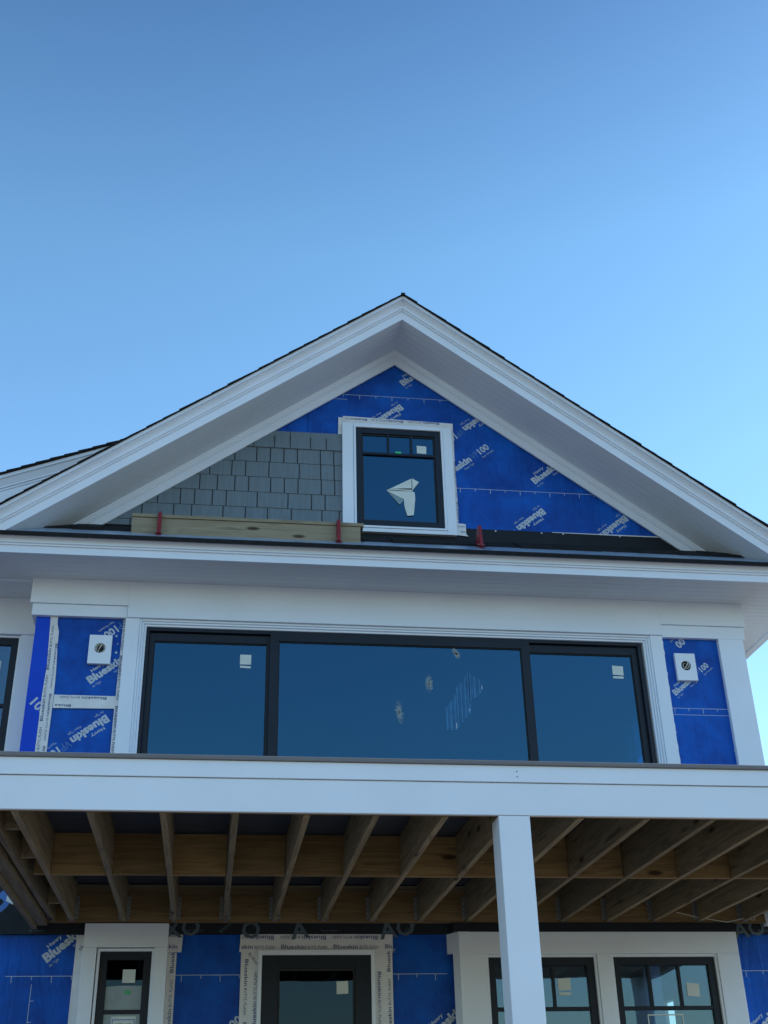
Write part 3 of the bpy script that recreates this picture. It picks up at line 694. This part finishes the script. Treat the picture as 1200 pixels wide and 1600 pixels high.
# slanted reflection and soft glows on the big pane, as coloured strips and dots
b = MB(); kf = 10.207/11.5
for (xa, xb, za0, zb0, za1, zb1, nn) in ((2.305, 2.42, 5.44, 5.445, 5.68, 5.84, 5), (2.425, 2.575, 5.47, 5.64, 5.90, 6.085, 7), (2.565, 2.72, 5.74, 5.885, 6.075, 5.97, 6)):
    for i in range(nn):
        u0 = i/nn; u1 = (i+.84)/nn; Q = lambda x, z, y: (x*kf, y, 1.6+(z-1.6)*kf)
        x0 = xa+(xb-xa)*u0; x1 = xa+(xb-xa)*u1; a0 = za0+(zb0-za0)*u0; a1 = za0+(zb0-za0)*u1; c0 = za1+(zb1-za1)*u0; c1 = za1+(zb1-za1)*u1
        b.prism([Q(x0, a0, 10.2095), Q(x1, a1, 10.2095), Q(x1, c1, 10.2095), Q(x0, c0, 10.2095)], [Q(x0, a0, 10.2085), Q(x1, a1, 10.2085), Q(x1, c1, 10.2085), Q(x0, c0, 10.2085)], 'refl_strip' if i % 2 else 'refl_strip2')
for x, z, h in ((2.412, 5.495, .026), (2.556, 5.665, .010), (2.704, 5.915, .018)): b.box(x*kf-.005, x*kf+.003, 10.206, 10.2075, 1.6+(z-1.6)*kf-h, 1.6+(z-1.6)*kf+h, 'print')  # glints painted as small pale bars
b.build('reflection_strips', s2)
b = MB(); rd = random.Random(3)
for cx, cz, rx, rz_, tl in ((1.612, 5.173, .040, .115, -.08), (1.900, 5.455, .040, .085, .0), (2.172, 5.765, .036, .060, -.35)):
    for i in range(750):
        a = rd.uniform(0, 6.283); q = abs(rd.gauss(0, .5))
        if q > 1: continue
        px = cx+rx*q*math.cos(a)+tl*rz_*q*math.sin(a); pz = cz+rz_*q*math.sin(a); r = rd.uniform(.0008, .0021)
        b.add([(px-r, 10.2075, pz), (px, 10.2075, pz-r*1.6), (px+r, 10.2075, pz+.2*r), (px, 10.2075, pz+r*1.5)], [(0, 1, 2, 3)], 'glow_dots')  # pale dots stand in for soft glows on the glass
b.build('glow_speckles', s2)
b = MB()
def wallx(mb, x0, x1, y0, y1, z0, z1, h, k):
    mb.box(x0, x1, y0, h[0], z0, z1, k); mb.box(x0, x1, h[1], y1, z0, z1, k); mb.box(x0, x1, h[0], h[1], z0, h[2], k); mb.box(x0, x1, h[0], h[1], h[3], z1, k)
hl, hu = (10.52, 11.85, 1.3, 3.33), (11.2, 13.4, 4.5, 6.2)  # openings added in the unseen side wall to let sun into the rooms
hs_ = (12.95, 13.36, 2.50, 3.02)
wallx(b, 4.90, 4.985, 10.33, 12.9, .64, 3.38, hl, 'plaster'); wallx(b, 4.90, 4.985, 12.9, 14.6, .64, 3.38, hs_, 'plaster'); wallx(b, 4.90, 4.985, 10.33, 14.6, 3.65, 6.37, hu, 'plaster')
wallx(b, 5.0, 5.02, 10.51, 12.9, .62, 3.5, hl, 'trim'); wallx(b, 5.0, 5.02, 12.9, 16, .62, 3.5, (12.93, 14.2, 2.4, 3.3), 'trim'); wallx(b, 5.0, 5.02, 10.51, 16, 3.5, 6.35, hu, 'trim'); b.box(-6, 5.0, 15.9, 16, .62, 6.35, 'trim'); b.build('side_wall', H)
b = MB(); b.box(.5, 3.0, 12.0, 12.05, 6.9, 9.0, 'plaster'); b.build('attic_partition', H)

# ------------------------------------------------------------ deck
DK = empty('deck', (0, 0, 0), 'raised timber deck with white fascia and open joists, in front of the upper sliding door', 'deck')
YF = 6.68
b = MB().box(-1.44, 4.93, YF, YF+.028, 3.330, 3.519).build('fascia_board', DK, .003)
b = MB().box(-1.45, 4.94, YF-.012, YF+.028, 3.5225, 3.619); 
for z in (3.585, 3.553): b.disc(1.745, YF-.0135, z, .004, 'gap', 8, .002)
b.build('fascia_board', DK, .003)
MB().box(-1.46, 4.95, YF-.03, YF+.10, 3.6205, 3.646, 'cap').build('deck_edge', DK, .004)
b = MB(); y = YF+.104
while y < 10.10: b.box(-1.44, 4.93, y, y+.1375, 3.6215, 3.646, 'decking'); b.box(-1.44, 4.93, y+.1375, y+.139, 3.632, 3.640, 'gap'); y += .139
b.build('decking', DK)
MB().box(-1.36, 4.90, YF+.030, YF+.066, 3.335, 3.618, 'block').build('rim_joist', DK)
MB().box(-1.40, 4.86, 10.145, 10.182, 3.320, 3.615, 'block').build('ledger', DK)
jb = [(-1.131+.4055*i) for i in range(15)]
proto = None
def hanger(x, par):
    h = MB()
    for s in (-1, 1): h.box(x+.019+s*.021-.0012, x+.019+s*.021+.0012, 10.08, 10.1445, 3.345, 3.52, 'steel'); h.box(min(x+.019+s*.022, x+.019+s*.046), max(x+.019+s*.022, x+.019+s*.046), 10.1425, 10.1448, 3.345, 3.52, 'steel')
    for s in (-1, 1):
        for q in range(4): h.disc(x+.019+s*.036, 10.1395, 3.37+q*.04, .0045, 'gap', 7, .003)
    h.box(x-.003, x+.041, 10.08, 10.1445, 3.3275, 3.3295, 'steel')
    return h.build('joist_hanger', par)
j0 = MB().box(0, .038, YF+.068, 10.144, 3.330, 3.615, 'joist').build('joist', DK, .002); j0.location.x = jb[0]
hg = hanger(0, j0)
for x in jb[1:]:
    if x > 4.75: break
    j = j0.copy(); C.objects.link(j); j.parent = DK; j.location.x = x+rnd.uniform(-.004, .004)
    h2 = hg.copy(); C.objects.link(h2); h2.parent = j
for i, x in enumerate([-1.245]+jb):
    if x > 4.6: break
    xe = (jb[0] if i == 0 else x+.4055)
    yy = 8.385
    MB().box(x+.040, xe-.002, yy, yy+.038, 3.332+rnd.uniform(0, .003), 3.612, 'block').build('blocking', DK, .002)
# doubled side beams
for x, zb in ((-1.425, 3.272), (-1.383, 3.30), (-1.345, 3.30), (-1.283, 3.325)):
    MB().box(x, x+.038, YF+.068, 10.18, zb, 3.618, 'joist').build('side_beam', DK, .002)
for y in (7.25, 8.0, 9.55): MB().box(-1.243, -1.133, y, y+.038, 3.36, 3.60, 'joist').build('blocking', DK)
for x, zb in ((4.82, 3.33), (4.862, 3.33)): MB().box(x, x+.038, YF+.068, 10.18, zb, 3.618, 'joist').build('side_beam', DK, .002)
MB().box(4.902, 4.925, YF+.03, 10.20, 3.30, 3.62, 'trim').build('fascia_board', DK, .002)
MB().tube([(3.95, 10.10, 3.40), (4.15, 10.09, 3.352), (4.40, 10.10, 3.318), (4.55, 10.07, 3.345), (4.62, 10.05, 3.325), (4.66, 10.02, 3.40), (4.70, 9.95, 3.45)], .003, 'copper').build('cable', DK)
# post
b = MB().box(1.620, 1.806, YF+.004, YF+.185, .3, 3.3285); b.build('post', DK, .004)
MB().box(1.60, 1.826, YF-.016, YF+.205, 0, .3, 'concrete').build('post_footing', DK)
MB().box(-1.42, -1.24, YF+.004, YF+.185, 0, 3.3285).build('post', DK, .004)
MB().box(4.72, 4.90, YF+.004, YF+.185, 0, 3.3285).build('post', DK, .004)

# ------------------------------------------------------------ planks and brackets on the skirt roof
pl = MB().box(-.888, 1.215, 9.700, 9.738, 6.628, 6.800, 'plank').build('plank', None, .002)
pl['label'] = 'knotty timber board standing on edge on the eave, under the flat board'; pl['category'] = 'plank'; pl['group'] = 'scaffold boards on the eave'
pl = MB().box(-.892, 1.245, 9.690, 9.93, 6.803, 6.836, 'plank').build('plank', None, .002)
pl['label'] = 'timber board lying flat on the brackets, its pale front edge showing above the upright board'; pl['category'] = 'plank'; pl['group'] = 'scaffold boards on the eave'
def sk(y): return 6.503+.667*(y-9.503)
def bracket(x, y, label):
    B = empty('roof_bracket', (0, 0, 0), label, 'roof bracket', 'red roof brackets on the eave')
    z = sk(y)+.006
    m = MB().prism([(x-.026, y-.06, sk(y-.06)+.008), (x+.026, y-.06, sk(y-.06)+.008), (x+.026, y+.26, sk(y+.26)+.008), (x-.026, y+.26, sk(y+.26)+.008)][::-1],
                   [(x-.026, y-.06, sk(y-.06)+.014), (x+.026, y-.06, sk(y-.06)+.014), (x+.026, y+.26, sk(y+.26)+.014), (x-.026, y+.26, sk(y+.26)+.014)][::-1], 'red'); m.build('base_strap', B)
    m = MB()                                       # upright side plates, wide at the foot and narrow on top
    for dx in (-.016, .013):
        pts = [(y-.03, z), (y+.16, sk(y+.16)+.01), (y+.045, z+.225), (y+.005, z+.235)]
        m.prism([(x+dx, a, c) for a, c in pts], [(x+dx+.004, a, c) for a, c in pts], 'red')
    m.build('side_plate', B)
    m = MB().prism([(x-.0125, y-.032, z), (x+.0135, y-.032, z), (x+.0115, y+.004, z+.238), (x-.0095, y+.004, z+.238)], [(x-.0125, y-.028, z), (x+.0135, y-.028, z), (x+.0115, y+.008, z+.238), (x-.0095, y+.008, z+.238)], 'red'); m.build('front_strap', B)
    m = MB().tube([(x-.03, y+.0, z+.03), (x+.03, y, z+.03)], .007, 'steel', 8); m.build('bolt', B)
bracket(-.638, 9.655, 'red steel roof bracket holding the left end of the plank')
bracket(1.005, 9.655, 'red steel roof bracket at the right end of the plank, below the gable window')
bracket(2.362, 9.70, 'bare red steel roof bracket standing on the eave right of the gable window')
